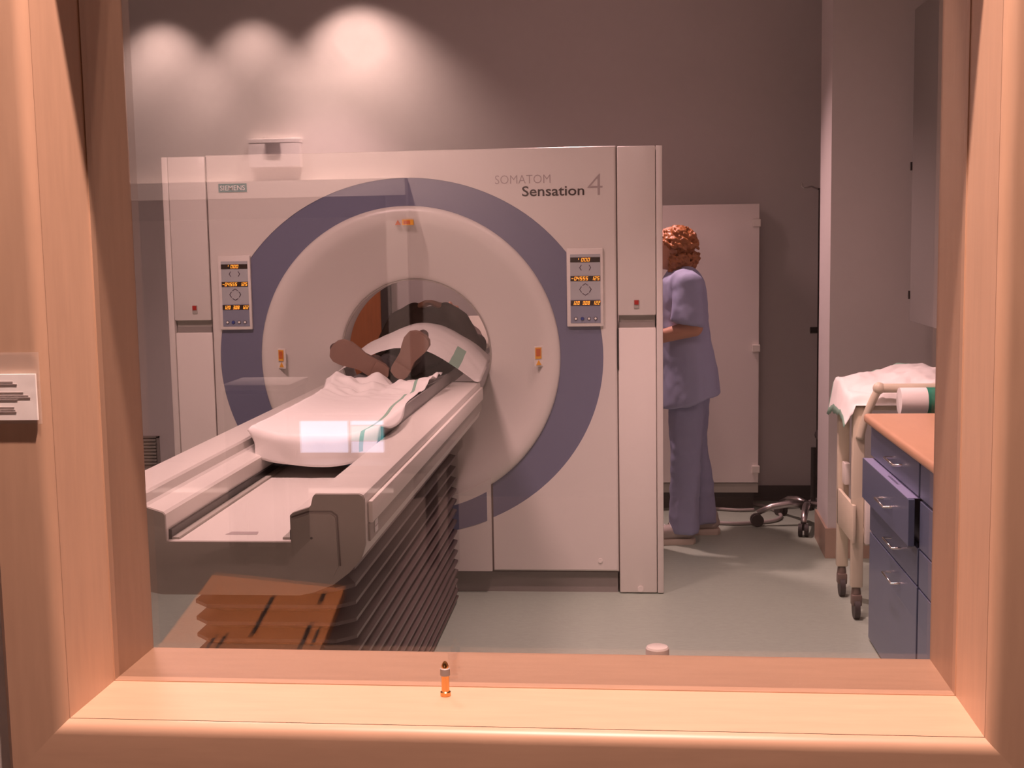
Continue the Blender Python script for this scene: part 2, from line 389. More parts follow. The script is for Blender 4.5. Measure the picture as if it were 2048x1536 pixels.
MB().box(OL, OR, CYB-.06, CYB-.02, OT-.12, OT).build('head_shade', 'opening_dark', t)  # added dark strip, stands for the shade under the opening's head

# ---- the window itself: beech lining and casing, lead glass pane
wn = struct_empty('window_1', ((WL+WR)/2, J, ZS))
GT = .012
y0, y1 = YF+.012, J-GT/2            # control side lining
MB().box(WL-.018, WR+.018, y0, y1, ZS-.018, ZS, ).build('sill', 'beech', wn)
MB().box(WL-.018, WR+.018, y0, y1, ZH, ZH+.018).build('head_lining', 'beech', wn)
MB().box(WL-.018, WL, y0, y1, ZS, ZH).build('jamb_lining', 'beech_v', wn)
MB().box(WR, WR+.018, y0, y1, ZS, ZH).build('jamb_lining', 'beech_v', wn)
y2, y3 = J-GT/2, YBk                # scanner room side lining
MB().box(WL-.018, WR+.018, y2, y3, ZS-.018, ZS+.0012).build('sill_back', 'beech', wn)
MB().box(WL-.018, WR+.018, y2, y3, ZH-.0012, ZH+.018).build('head_lining_back', 'beech', wn)
MB().box(WL-.018, WL+.0012, y2, y3, ZS, ZH).build('jamb_lining_back', 'beech_v', wn)
MB().box(WR-.0012, WR+.018, y2, y3, ZS, ZH).build('jamb_lining_back', 'beech_v', wn)
def casing(a, b):     # rounded casing board round the opening, profile swept along one side
    # a, b: ((x,z) inner corner, outward unit) of both ends; mitred
    prof = []
    rr, cw, th = .013, .063, .012
    for k in range(7):
        an = PI/2*k/6; prof.append((rr-rr*math.sin(PI/2-an) if False else rr*(1-math.cos(an)), th+0 - rr*0 + 0))
    P = [(0.0, th)]                                     # at the lining, back
    P += [(rr*(1-math.cos(PI/2*k/6)), rr*(1-math.sin(PI/2*k/6))) for k in range(7)]
    P += [(cw-.006, 0), (cw, .006), (cw, th)]
    R = []
    for (x, z, ox, oz) in (a, b): R.append([(x+ox*u, YF+v, z+oz*u) for u, v in P])
    return MB().rings(R)
casing((WL, ZS, -1, -1), (WR, ZS, 1, -1)).build('casing_board', 'beech', wn, auto=35)
casing((WL, ZH, -1, 1), (WR, ZH, 1, 1)).build('casing_board', 'beech', wn, auto=35)
casing((WL, ZS, -1, -1), (WL, ZH, -1, 1)).build('casing_board', 'beech_v', wn, auto=35)
casing((WR, ZS, 1, -1), (WR, ZH, 1, 1)).build('casing_board', 'beech_v', wn, auto=35)
MB().box(WL+.0005, WR-.0005, J-GT/2+.0005, J+GT/2, ZS+.0005, ZH-.0005).build('pane', 'lead_glass', wn)

# ---- small things on the window
n0 = thing('paper_note', (-.62, YF, 1.36), 'printed white paper note in a clear sleeve fixed to the wooden window casing', 'note')
MB().box(-.72, -.569, YF-.004, YF-.0015, 1.366, 1.411).build('sheet', 'paper', n0)
MB().box(-.725, -.566, YF-.0013, YF-.0004, 1.362, 1.432).build('sleeve', 'clear_plastic', n0)
lines = MB()
for i, (dz, x1) in enumerate([(.007, -.592), (.0095, -.588), (.0175, -.582), (.0205, -.577), (.0225, -.575), (.0245, -.588), (.032, -.592), (.0345, -.591), (.0365, -.590)]):
    lines.box(-.70, x1, YF-.0045, YF-.0041, 1.411-dz-(.0011 if i == 0 else .0006), 1.411-dz)
lines.build('print_lines', 'print_grey', n0)
p0 = thing('brass_bolt', (-.19, 1.265, ZS), 'small shiny brass bolt standing upright on the wooden sill against the glass', 'bolt')
prof = [(.0055, 0), (.0055, .004), (.0042, .005), (.0042, .022)]
def lathez(mb, x, y, z, prof, n=20): return mb.rings([[(x+r*math.cos(2*PI*k/n), y+r*math.sin(2*PI*k/n), z+h) for k in range(n)] for r, h in prof])
lathez(MB(), -.19, 1.268, ZS+.0003, prof).build('shank', 'brass', p0, auto=35)
lathez(MB(), -.19, 1.268, ZS+.0223, [(.0052, 0), (.0052, .007), (.004, .008)]).build('collar', 'plastic_grey', p0, auto=35)
lathez(MB(), -.19, 1.268, ZS+.0303, [(.0038, 0), (.0038, .002), (.0026, .005), (.001, .007)]).build('tip', 'brass', p0, auto=35)
k0 = MB(); lathez(k0, .033, 1.43, ZS-.02, [(.0135, 0), (.0135, .0215), (.012, .0235), (.004, .0238)], 28)
k0 = tag(k0.build('round_stop', 'cabinet_white', auto=35), 'round pale knob just beyond the lower edge of the glass', 'knob')

# ---- control room furniture that the glass mirrors
for i, (x, y, z, aim, wt, cone, bl) in enumerate([SILL_SPOT]+WASH_SPOTS):
    lb = 'recessed downlight in the ceiling above the window sill' if i == 0 else ['recessed downlight over the left of the lobby opening', 'recessed downlight over the middle of the lobby opening', 'recessed downlight over the right of the lobby opening'][i-1]
    s = thing('downlight', (x, y, CEIL), lb, 'downlight', 'control room downlights')
    mb = MB().rings([[(x+r*math.cos(2*PI*k/24), y+r*math.sin(2*PI*k/24), CEIL+h) for k in range(24)] for r, h in ((.075, -.001), (.075, -.012), (.055, -.012), (.055, -.001))], caps=False)
    mb.build('trim_ring', 'alu', s, auto=35)
    light('SPOT', 'bulb', (x, y, z), s, wt, TUNG if i == 0 else WASH, aim, 0.02, cone, bl)
dk = thing('desk', (-.5, 0, 0), 'dark desk in front of the control room window', 'desk')
MB().box(-1.45, .55, -.25, .62, .755, .785, .004).build('desktop', 'desk_dark', dk)
for x in (-1.40, .48):
    for y in (-.22, .55): MB().box(x, x+.05, y, y+.05, 0, .755).build('leg', 'desk_dark', dk)
ev = thing('envelope', (-.74, .2, .787), 'brown kraft envelope with dark lettering lying on the desk', 'envelope')
E4 = [Vector((-.934, -.083, 0)), Vector((-.612, .019, 0)), Vector((-.559, .444, 0)), Vector((-.859, .458, 0))]
MB().prismz([(p.x, p.y) for p in E4], .787, .806).build('pouch', 'kraft', ev)
pr = MB()
def q4(u, v): return (E4[0]*(1-u)+E4[1]*u)*(1-v)+(E4[3]*(1-u)+E4[2]*u)*v
for u, v0, v1, wd in ((.52, .25, .8, .03), (.86, .62, .95, .03), (.93, .68, .9, .02), (.86, .12, .3, .03), (.3, .82, .97, .02), (.36, .8, .97, .02)):
    a = q4(u, v0); b = q4(u, v1); du = (q4(u+wd, v0)-a); pr.prismz([(p.x, p.y) for p in (a, a+du, b+du, b)], .8062, .8066)
pr.build('lettering', 'print_dark', ev)
sc = thing('console_screen', (-1.09, -2.03, .735), 'low wide console screen glowing blue on a stand in the control room', 'screen')
MB().box(-1.27, -.92, -2.06, -2.005, .735, .90, .006).build('housing', 'plastic_grey', sc)
MB().box(-1.252, -1.070, -2.004, -2.001, .758, .877).build('screen', 'screen_blue', sc)
MB().box(-1.058, -.935, -2.004, -2.001, .758, .80).build('screen', 'screen_blue', sc)
MB().box(-1.058, -.935, -2.004, -2.001, .862, .877).build('screen', 'screen_blue', sc)
MB().box(-1.058, -.935, -2.004, -2.001, .803, .858).build('screen', 'screen_teal', sc)
tb = thing('console_table', (-1.1, -2.1, 0), 'dark narrow table carrying the glowing console screen', 'table')
MB().box(-1.5, -.7, -2.45, -1.85, .705, .735, .003).build('tabletop', 'desk_dark', tb)
for x in (-1.48, -.76):
    for y in (-2.43, -1.91): MB().box(x, x+.04, y, y+.04, 0, .705).build('leg', 'desk_dark', tb)
lc = thing('low_cabinet', (-1.86, -3.6, 0), 'small grey cabinet with a pale top in the control room', 'cabinet')
MB().box(-2.02, -1.70, -3.75, -3.42, 0, .83).build('body', 'opening_dark', lc)
MB().box(-2.031, -1.685, -3.76, -3.40, .83, .858, .003).build('top', 'cabinet_white', lc)
MB().box(-2.01, -1.71, -3.42, -3.405, .05, .81).build('door', 'plastic_grey', lc)
em = thing('emergency_lamp', (-2.13, CYB, 1.99), 'white emergency lamp box on the wall over the lobby opening', 'lamp')
MB().box(-2.285, -1.975, CYB, CYB+.06, 1.996, 2.139, .004).build('housing', 'cabinet_white', em)
MB().box(-2.287, -1.973, CYB, CYB+.0615, 2.14, 2.166, .003).build('lid', 'cabinet_white', em)
MB().box(-2.18, -2.09, CYB+.061, CYB+.072, 2.082, 2.138).build('dark_lens', 'black', em)
XF = Matrix.Identity(4)

# ================================================================== CT SCANNER
YG, AX, AZ = 5.392, -.931, 1.039
EA, EB, RI = .837, .772, .651
gx0, gx1, gz0, gz1 = -1.80, -.035, .10, 1.925
ct = thing('ct_scanner', (AX, YG+.42, 0), 'large cream CT scanner gantry with a slate blue ring round its bore', 'CT scanner')
N = 144
def rect_pt(a):
    dx, dz = math.cos(a), math.sin(a)
    ts = []
    if dx > 1e-9: ts.append((gx1-AX)/dx)
    if dx < -1e-9: ts.append((gx0-AX)/dx)
    if dz > 1e-9: ts.append((gz1-AZ)/dz)
    if dz < -1e-9: ts.append((gz0-AZ)/dz)
    t = min(ts); return (AX+dx*t, AZ+dz*t)
angs = sorted([2*PI*k/N for k in range(N)]+[math.atan2(z-AZ, x-AX) % (2*PI) for x in (gx0, gx1) for z in (gz0, gz1)])
def inset(p, e):
    x, z = p; return (min(max(x, gx0+e), gx1-e), min(max(z, gz0+e), gz1-e))
def ellp(a, k=0):
    # ellipse point in direction a
    dx, dz = math.cos(a), math.sin(a); t = 1/math.sqrt((dx/(EA+k))**2+(dz/(EB+k))**2); return (AX+dx*t, AZ+dz*t)
R = [[(*ellp(a), YG+.03) for a in angs], [(*ellp(a), YG) for a in angs], [(*inset(rect_pt(a), .008), YG) for a in angs],
     [(*inset(rect_pt(a), .0025), YG+.003) for a in angs], [(*rect_pt(a), YG+.010) for a in angs], [(*rect_pt(a), YG+.06) for a in angs]]
MB().rings([[(x, y, z) for x, z, y in r] for r in R], caps=False).build('front_panel', 'cream', ct)
R = [[(AX+RI*math.cos(a), YG+.003, AZ+RI*math.sin(a)) for a in angs], [(ellp(a, .001)[0], YG+.003, ellp(a, .001)[1]) for a in angs]]
MB().rings(R, caps=False).build('ring_panel', 'ring_blue', ct)
MB().lathey([(RI+.004, YG+.012), (RI+.002, YG-.002), (RI-.004, YG-.010), (.625, YG-.014), (.60, YG-.010), (.575, YG+.002), (.54, YG+.026), (.47, YG+.074), (.40, YG+.122), (.36, YG+.148), (.345, YG+.158), (.338, YG+.17)], AX, AZ, 128).build('funnel', 'cream', ct, smooth=True)
MB().lathey([(.3385, YG+.167), (.332, YG+.168), (.332, YG+.178), (.336, YG+.179)], AX, AZ, 96).build('bore_rim', 'taupe', ct, auto=40)
MB().lathey([(.336, YG+.178), (.337, YG+.34), (.444, YG+.84)], AX, AZ, 96).build('bore_liner', 'cream', ct, smooth=True)
# housing behind the front panel
sx0, sx1 = -1.969, .130
hs = MB().box(gx0, gx1, YG+.06, YG+.84, gz1-.04, gz1)
angs2 = angs
R = [[(AX+.444*math.cos(a), YG+.84, AZ+.444*math.sin(a)) for a in angs], [(rect_pt(a)[0], YG+.84, rect_pt(a)[1]) for a in angs]]
hs.rings(R, caps=False)
hs.build('rear_housing', 'cream', ct)
MB().box(gx0+.05, gx1-.005, YG+.03, YG+.80, 0, .096).build('plinth', 'plinth_grey', ct)
MB().box(gx0+.01, gx1-.001, YG+.012, YG+.055, .094, .1).build('plinth_seam', 'seam', ct)
for s, (a, b) in ((1, (gx1+.004, sx1)), (-1, (sx0, gx0-.004))):
    MB().box(a, b, YG+.001, YG+.60, 1.213, 1.922, .006).build('side_cover', 'cream', ct, auto=40)
    q = MB()
    q.box(a, b, YG+.006, YG+.60, 0.004, 1.160, .006).build('side_cover', 'cream_light', ct, auto=40)
    MB().box(a+.004, b-.004, YG+.028, YG+.58, 1.150, 1.220).build('grip_recess', 'groove', ct)
    MB().box(a+.006, b-.006, YG+.020, YG+.03, 1.161, 1.184).build('grip_shadow_gap', 'plinth_grey', ct)
    # rear edge cover, proud to the side
    e0, e1 = (b-.01, b+.034) if s > 0 else (a-.034, a+.01)
    f0, f1 = (b+.002, b+.029) if s > 0 else (a-.029, a-.002)
    MB().box(f0, f1, YG+.004, YG+.60, 0.004, 1.922, .004).build('edge_strip', 'cream', ct, auto=40)
    MB().box(e0, e1, YG+.61, YG+.85, 0.004, 1.922, .006).build('rear_cover', 'cream', ct, auto=40)
    ix = .048 if s > 0 else -1.875
    ind = MB().box(ix-.011, ix+.011, YG-.003, YG+.004, 1.242, 1.28, .002).build('indicator', 'groove', ct)
    MB().box(ix-.009, ix+.009, YG-.006, YG-.0032, 1.259, 1.278).build('lens', 'red', ind)
    # seam between front panel and side cover
    sx = gx1+.002 if s > 0 else gx0-.002
    MB().box(sx-.002, sx+.002, YG+.012, YG+.02, .10, 1.92).build('seam_strip', 'seam', ct)
MB().box(gx1+.0005, gx1+.007, YG+.004, YG+.012, .98, 1.158).build('seam_gap', 'black', ct)
lathe_scr = MB().cyl((-.115, YG-.003, .148), (-.115, YG+.002, .148), .010).build('screw_cap', 'cream_light', ct, auto=40)
MB().cyl((.058, YG+.002, .022), (.058, YG+.008, .022), .013).build('screw_cap', 'cream_light', ct, auto=40)
# docking panel under the bore, raised, with the ring carried across it
def arcpts(r, x0, x1, n, ex=1, ez=1):
    return [(AX+x, AZ-ez*math.sqrt(max(0, r*r-(x/ex)**2))) for x in [x0+(x1-x0)*k/n for k in range(n+1)]]
hw = .345
poly = [(AX-hw, .104), (AX+hw, .104)] + list(reversed(arcpts(.627, -hw, hw, 24)))
MB().prismy(poly, YG-.022, YG+.004).build('docking_panel', 'cream', ct)
lo = [(AX+x, AZ-EB*math.sqrt(1-(x/EA)**2)) for x in [-(hw-.018)+2*(hw-.018)*k/24 for k in range(25)]]
hi = arcpts(.668, -(hw-.018), hw-.018, 24)
MB().prismy(lo+list(reversed(hi)), YG-.0232, YG-.0218).build('docking_ring_inlay', 'ring_blue', ct)
MB().prismy([(AX+hw+.0005, .104), (AX+hw+.007, .104), (AX+hw+.007, .50), (AX+hw+.0005, .52)], YG-.003, YG+.001).build('docking_seam', 'seam', ct)

SEG = {'0': 'abcdef', '1': 'bc', '2': 'abged', '3': 'abgcd', '4': 'fgbc', '5': 'afgcd', '8': 'abcdefg', '-': 'g', "'": 'f'}
def digits(s, x0, x1, z0, z1, y):
    mb = MB(); n = len(s); cw = (x1-x0)/n; H = z1-z0; t = H*.13
    for i, ch in enumerate(s):
        if ch == ' ': continue
        a = x0+i*cw+cw*.12; b = x0+(i+1)*cw-cw*.16
        def sh(x, z): return (x+(z-z0)*.18, z)
        R_ = {'a': (a, b, z1-t, z1), 'd': (a, b, z0, z0+t), 'g': (a, b, (z0+z1)/2-t/2, (z0+z1)/2+t/2),
              'b': (b-t, b, (z0+z1)/2, z1), 'c': (b-t, b, z0, (z0+z1)/2), 'f': (a, a+t, (z0+z1)/2, z1), 'e': (a, a+t, z0, (z0+z1)/2)}
        for k in SEG[ch]:
            p, q, r_, s_ = R_[k]; mb.prismy([sh(p, r_), sh(q, r_), sh(q, s_), sh(p, s_)], y-.0012, y)
    return mb
def control_panel(x0, x1, z0, z1):
    W, H = x1-x0, z1-z0; yf = YG-.016
    cp = MB().box(x0, x1, yf, YG+.002, z0, z1, .004).build('control_panel', 'cream_light', ct, auto=40)
    fx0, fx1, fz0, fz1 = x0+W*.10, x1-W*.075, z0+H*.045, z1-H*.075
    y = yf-.0015
    fh = fz1-fz0; fwid = fx1-fx0
    def fz(t): return fz1-fh*t
    MB().box(fx0, fx1, y, yf+.002, fz(.66), fz(0)).build('face_plate', 'panel_grey', cp)
    MB().box(fx0, fx1, y, yf+.002, fz(1.0), fz(.662)).build('face_plate', 'panel_slate', cp)
    for t0, t1, s, a, b in ((.045, .115, "'000", .25, .66), (.315, .387, '-04555 125', .02, .97), (.670, .742, '120 308 122', .05, .98)):
        MB().box(fx0+fwid*.005, fx1-fwid*.005, y-.002, y, fz(t1), fz(t0)).build('display', 'display_black', cp)
        cw_ = (fx0+fwid*b-(fx0+fwid*a))/len(s); p_ = 0
        for wd_ in s.split(' '):
            digits(wd_, fx0+fwid*a+cw_*p_, fx0+fwid*a+cw_*(p_+len(wd_)), fz(t1)+fh*.010, fz(t0)-fh*.010, y-.002).build('display_digits', 'digit', cp); p_ += len(wd_)+1
    def chev(mb, cx, cz, dx, dz, L=.0115, t=.0034):
        # a V with its tip at cx,cz opening towards (dx,dz)
        for sg in (-1, 1):
            px, pz = -dz*sg, dx*sg
            ex, ez = cx+(dx*.62+px)*L, cz+(dz*.62+pz)*L; nx, nz = dx*t, dz*t
            mb.prismy([(cx, cz), (ex, ez), (ex+nx, ez+nz), (cx+nx, cz+nz)], y-.001, y)
    mb = MB(); cxm = (fx0+fx1)/2; c1 = fz(.195)
    chev(mb, cxm-.025, c1, 1, 0); mb.build('arrow_key', 'symbol', cp); mb = MB(); chev(mb, cxm+.025, c1, -1, 0); mb.build('arrow_key', 'symbol', cp)
    mb = MB(); c2 = fz(.51)
    for ax_, az_, du, dv in ((-.026, 0, 1, 0), (.026, 0, -1, 0), (0, .026, 0, -1), (0, -.026, 0, 1)):
        mb = MB(); chev(mb, cxm+ax_, c2+az_, du, dv, .0125); mb.build('arrow_key', 'symbol', cp)
    for i in range(4):
        bx = fx0+fwid*(.17+.22*i); bz = fz(.935)
        MB().cyl((bx, y-.002, bz), (bx, y+.001, bz), .0078, n=18).build('button_ring', 'button_rim', cp)
        MB().cyl((bx, y-.004, bz), (bx, y-.001, bz), .0066 if i == 1 else .0045, n=16).build('button', 'button_blue' if i == 1 else 'button_white', cp)
control_panel(-.246, -.092, 1.169, 1.500)
control_panel(-1.759, -1.616, 1.172, 1.493)
# lettering and badges
bd = MB().box(-1.745, -1.621, YG-.004, YG, 1.766, 1.802).build('maker_badge', 'badge_teal', ct)
text('badge_lettering', 'SIEMENS', -1.738, YG-.0042, 1.7735, .021, 'print_white', bd, width=.110, bold=.004)
text('model_lettering', 'SOMATOM', -.545, YG-.0002, 1.776, .036, 'print_grey', ct, width=.235, bold=-.008)
text('model_lettering', 'Sensation', -.431, YG-.0002, 1.722, .043, 'print_dark', ct, width=.263, bold=.012)
text('model_number', '4', -.155, YG-.0002, 1.722, .088, 'print_grey', ct, width=.064, bold=-.014)
# laser windows with warning labels on the rim, and the warning label at the top
for s in (-1, 1):
    cx = AX+s*.562
    lp = MB().obox((cx, YG-.004, 1.043), (.020, .010*s, 0), (0, .006, 0), (0, 0, .044), .002).build('laser_window', 'cream_light', ct)
    MB().obox((cx-.002, YG-.0125, 1.057), (.0125, .0062*s, 0), (0, .0015, 0), (0, 0, .024)).build('warning_label', 'yellow_label', lp)
    MB().obox((cx-.002, YG-.0135, 1.06), (.009, .0045*s, 0), (0, .0015, 0), (0, 0, .016)).build('label_print', 'orange_label', lp)
    MB().rings([[(cx-.012, YG-.013-.006*s, 1.006), (cx+.010, YG-.013+.004*s, 1.006), (cx-.001, YG-.013, 1.028)], [(cx-.012, YG-.009-.006*s, 1.006), (cx+.010, YG-.009+.004*s, 1.006), (cx-.001, YG-.009, 1.028)]]).build('warning_triangle', 'yellow_label', lp)
wl = MB().box(-.945, -.897, YG-.016, YG+.01, 1.611, 1.634).build('warning_label', 'yellow_label', ct)
MB().box(-.939, -.910, YG-.0168, YG-.0158, 1.615, 1.630).build('label_print', 'orange_label', wl)
MB().prismy([(-.976, 1.612), (-.953, 1.612), (-.9645, 1.632)], YG-.016, YG+.01).build('warning_triangle', 'orange_label', ct)

# ================================================================== PATIENT TABLE
TX, HW, TY0, TY1 = -.953, .336, 2.904, 5.33
pt = thing('patient_table', (TX, 4.2, 0), 'cream patient couch on a dark bellows pedestal leading into the scanner', 'table')
half = [(.154, .828), (.154, .893), (.160, .899), (.200, .912), (.206, .918), (.211, .938), (.216, .944), (.322, .944), (.331, .940), (.335, .931)]
tail = [(.335, .822), (.325, .790), (.295, .755), (.255, .725), (.205, .705), (.17, .698)]
out_ = [(-x, z) for x, z in reversed(half)] + half
sec = out_ + tail + [(-x, z) for x, z in reversed(tail)]
def P2(L, g=0): return [(TX+x, z) for x, z in L]
MB().prismy(P2(sec), TY0+.006, TY1).build('couch_body', 'cream', pt, auto=25)
cap_in = [(x*(1.0), z) for x, z in sec]
MB().prismy([(TX+x*.997, z-.001) for x, z in sec], TY0-.002, TY0+.006).build('end_cap', 'taupe', pt)
hatch = [(.098, .70), (.099, .893), (.165, .905), (.255, .905), (.268, .895), (.273, .76), (.255, .735)]
fr = MB(); hp = [(TX+x, z) for x, z in ((.157, .888), (.20, .902), (.255, .902), (.268, .892), (.272, .77))]
for i in range(len(hp)-1):
    (ax_, az_), (bx_, bz_) = hp[i], hp[i+1]; d = Vector((bx_-ax_, bz_-az_)).normalized()*.0018; nx, nz = -d.y, d.x
    fr.prismy([(ax_-nx, az_-nz), (bx_-nx, bz_-nz), (bx_+nx, bz_+nz), (ax_+nx, az_+nz)], TY0-.0032, TY0-.0015)
fr.build('hatch_seam', 'seam', pt)
MB().prismy([(TX+x, z) for x, z in ((.160, .715), (.160, .882), (.20, .896), (.253, .896), (.264, .888), (.268, .77), (.255, .745))], TY0-.005, TY0-.0015).build('hatch_cover', 'taupe', pt)
MB().cyl((TX+.205, TY0-.0065, .838), (TX+.205, TY0-.0045, .838), .003, n=12).build('hatch_screw', 'black', pt)
for s in (-1, 1):
    x = TX+s*.336
    a, b = sorted((x, x+s*.012))
    MB().box(a, b, TY0+.03, TY1-.02, .868, .921, .003).build('accessory_rail', 'cream_light', pt, auto=40)
    a, b = sorted((x-s*.0005, x+s*.004))
    MB().box(a, b, TY0+.03, TY1-.02, .823, .866).build('side_strip', 'taupe', pt)
    a, b = sorted((TX+s*.146, TX+s*.1538))
    MB().box(a, b, TY0+.02, TY1-.02, .8285, .852).build('guide_slot', 'black', pt)
    a, b = sorted((TX+s*.128, TX+s*.146))
    MB().box(a, b, TY0+.02, TY1-.02, .8285, .834).build('guide_rail', 'groove', pt)
lb = MB().box(TX+.3405, TX+.342, 2.985, 3.022, .832, .862).build('side_label', 'print_white', pt)
MB().box(TX+.3422, TX+.3428, 2.986, 3.021, .846, .8485).build('label_line', 'print_grey', lb)
MB().prismz([(TX-.03, 2.975), (TX+.05, 2.975), (TX+.045, 3.005), (TX-.022, 3.005)], .8283, .8288).build('tray_print', 'print_grey', pt)
MB().cyl((TX-.212, 4.02, .955), (TX-.212, 4.09, .955), .012, n=14).build('release_knob', 'taupe', pt, auto=40)
# bellows pedestal: one folded skin
BY0, BY1, BX = 3.20, 5.24, .195
zs_ = []; z = .705; stp = .048
while z > .03:
    zs_.append(z); z -= stp; stp = max(.036, stp-.0005)
zs_.append(.02)
R = []
for i, z in enumerate(zs_):
    nxt = zs_[i+1] if i+1 < len(zs_) else None
    def ring(o, zz):
        x0, x1, y0_, y1_, c_ = TX-BX+.005-o, TX+BX+.025+o, BY0-o, BY1+o, .045
        return [(x0+c_, y0_, zz), (x1-c_, y0_, zz), (x1, y0_+c_, zz), (x1, y1_-c_*.2, zz), (x1-c_*.2, y1_, zz), (x0+c_, y1_, zz), (x0, y1_-c_, zz), (x0, y0_+c_, zz)]
    R.append(ring(-.022, z))
    if nxt: R.append(ring(.014, z-(z-nxt)*.42)); R.append(ring(.014, z-(z-nxt)*.62))
MB().rings(R).build('bellows', 'bellows', pt, auto=20)
MB().box(TX-.20, TX+.215, 3.25, 5.285, 0, .02, .004).box(TX+.14, TX+.222, 5.25, 5.288, .0, .075, .003).build('pedestal_base', 'groove', pt)
# sliding board
BYN = 3.77
bx0, bx1, bz = -1.135, -.742, .985
R = []
def bsec(y, dz=0, k=1.0):
    cxb = (bx0+bx1)/2; hwb = (bx1-bx0)/2*k; P = []
    top = [(cxb+hwb*t, bz-.030*(1-abs(t)**3)-dz) for t in [-1+2*i/16 for i in range(17)]]
    top[0] = (top[0][0]+.004, top[0][1]); top[-1] = (top[-1][0]-.004, top[-1][1])
    bot = [(cxb+hwb*1.0, .975), (cxb+hwb*1.0, .940), (cxb+hwb*.93, .922), (cxb-hwb*.93, .922), (cxb-hwb*1.0, .940), (cxb-hwb*1.0, .975)]
    return [(x, y, z) for x, z in top+bot]
sb = MB().rings([bsec(BYN), bsec(BYN+.5), bsec(5.4), bsec(7.0)]).build('sliding_board', 'board_grey', pt, auto=30)
MB().rings([bsec(BYN-.03, .004, .97), bsec(BYN-.001, .003, .99)]).build('board_end', 'cream_light', pt, auto=30)

# ---- disposable paper on the board
def hump(x, c, w_): return math.exp(-((x-c)/w_)**2)
def paper_z(x, y):
    t = (x-(bx0+bx1)/2)/((bx1-bx0)/2)
    if abs(t) <= 1: z = bz-.030*(1-abs(t)**3)
    elif t > 0: z = bz-(abs(t)-1)*.2*.9
    else: z = bz-(abs(t)-1)*.2*.9
    return z+.004
def sheet_fn(u, v):
    dl = .115                                   # length that hangs over the end of the board
    q = v*(1.25+dl)-dl                          # along the board from its end
    vv = max(0, q/1.25)
    xl = -1.16-.010*math.sin(vv*9); xr = -.742+.026*math.sin(vv*7+.6)-.03*max(0, vv-.6)
    if q < .06: xl += .034*min(1, (.06-q)/.12)**1.5; xr -= .02*min(1, (.06-q)/.12)
    x = xl+(xr-xl)*u
    if q >= 0: y = BYN-.040+q; z = paper_z(x, y)
    else: y = BYN-.040-.010*math.sin(min(1, -q/.03)*PI/2)+.006*noise.noise((x*14, q*9, 1)); z = paper_z(x, BYN)+q*(.80+.12*noise.noise((x*6, 0, 3)))
    rump = max(0, vv-.62)/.38
    z0_ = z
    z += rump*(.045*noise.noise((x*9, y*11, 2.0))+.030*noise.noise((x*21, y*25, 5.))+.03*hump(vv, .88, .08)) + .003*noise.noise((x*8, y*5, .4))
    z += rump*.016
    yy = y+rump*.03*noise.noise((x*7, y*3, 9.))
    return (x, yy, max(z, z0_))
ps = MB().grid(sheet_fn, 60, 140, lambda u, v: 1 if .845 < u < .885 and v > .03 else 0).build('paper_sheet', ['paper', 'paper_green'], smooth=True, solid=.0015)
tag(ps, 'crumpled white paper sheet with a pale green stripe on the empty end of the couch', 'paper sheet')

# ================================================================== PATIENT
pp = thing('person', (-.93, 5.7, .985), 'person in a dark sweater lying in the scanner bore with shoe soles showing', 'person')
PX, PZ = -.93, .99
b = MB()
# legs and pelvis, trunk, neck, head in one skin
for s in (-1, 1):
    b.chain([(PX+s*.055, 5.10, 1.028), (PX+s*.072, 5.52, 1.040), (PX+s*.080, 5.95, 1.06)], [.032, .042, .06])
    b.chain([(PX+s*.145, 6.40, 1.055), (PX+s*.205, 6.12, 1.035), (PX+s*.205, 5.95, 1.05), (PX+s*.15, 5.96, 1.165), (PX+s*.05, 6.02, 1.225)], [.04, .036, .035, .03, .026])
b.lofty([(5.85, PX, 1.065, .10, .05), (5.95, PX, 1.08, .145, .08), (6.1, PX, 1.10, .150, .10), (6.3, PX, 1.085, .15, .085), (6.45, PX, 1.075, .14, .065), (6.52, PX, 1.08, .07, .05)])
b.capsule((PX, 6.50, 1.09), .05, (PX, 6.60, 1.10), .05)
b.ell((PX, 6.70, 1.11), .075, .115, .095); b.ell((PX, 6.70, 1.205), .013, .02, .02); b.ell((PX, 6.655, 1.195), .028, .012, .012)
for s in (-1, 1): b.ell((PX+s*.077, 6.70, 1.09), .012, .03, .02); b.ell((PX+s*.03, 6.725, 1.193), .014, .01, .008)
# clasped hands: palms and curled fingers on the belly
for s in (-1, 1):
    b.ell((PX+s*.032, 6.0, 1.240), .042, .036, .014, Matrix.Rotation(s*.35, 3, 'Y'))
    for i in range(4):
        y = 5.975+i*.017; L = (.05, .056, .053, .042)[i]
        b.chain([(PX+s*.01, y, 1.252), (PX-s*L*.45, y+.002, 1.254-.002*i), (PX-s*L, y+.004, 1.242)], [.0095, .009, .0075], 8)
    b.chain([(PX+s*.035, 5.972, 1.245), (PX+s*.012, 5.957, 1.258), (PX-s*.006, 5.955, 1.256)], [.011, .010, .008], 8)
b.fuse('body', 'skin', pp, .0065, 3)
h = MB(); h.ell((PX, 6.73, 1.10), .084, .105, .075); h.fuse('hair', 'hair_dark', pp, .01, 3)
c = MB()
c.lofty([(5.86, PX, 1.085, .14, .085), (5.93, PX, 1.10, .18, .110), (6.02, PX, 1.105, .185, .122), (6.12, PX, 1.105, .18, .125), (6.3, PX, 1.09, .175, .105), (6.45, PX, 1.075, .165, .08), (6.53, PX, 1.085, .09, .06)])
for s in (-1, 1):
    c.chain([(PX+s*.145, 6.40, 1.055), (PX+s*.205, 6.12, 1.035), (PX+s*.212, 5.93, 1.035), (PX+s*.150, 5.95, 1.165), (PX+s*.075, 6.0, 1.215)], [.055, .052, .052, .048, .040])
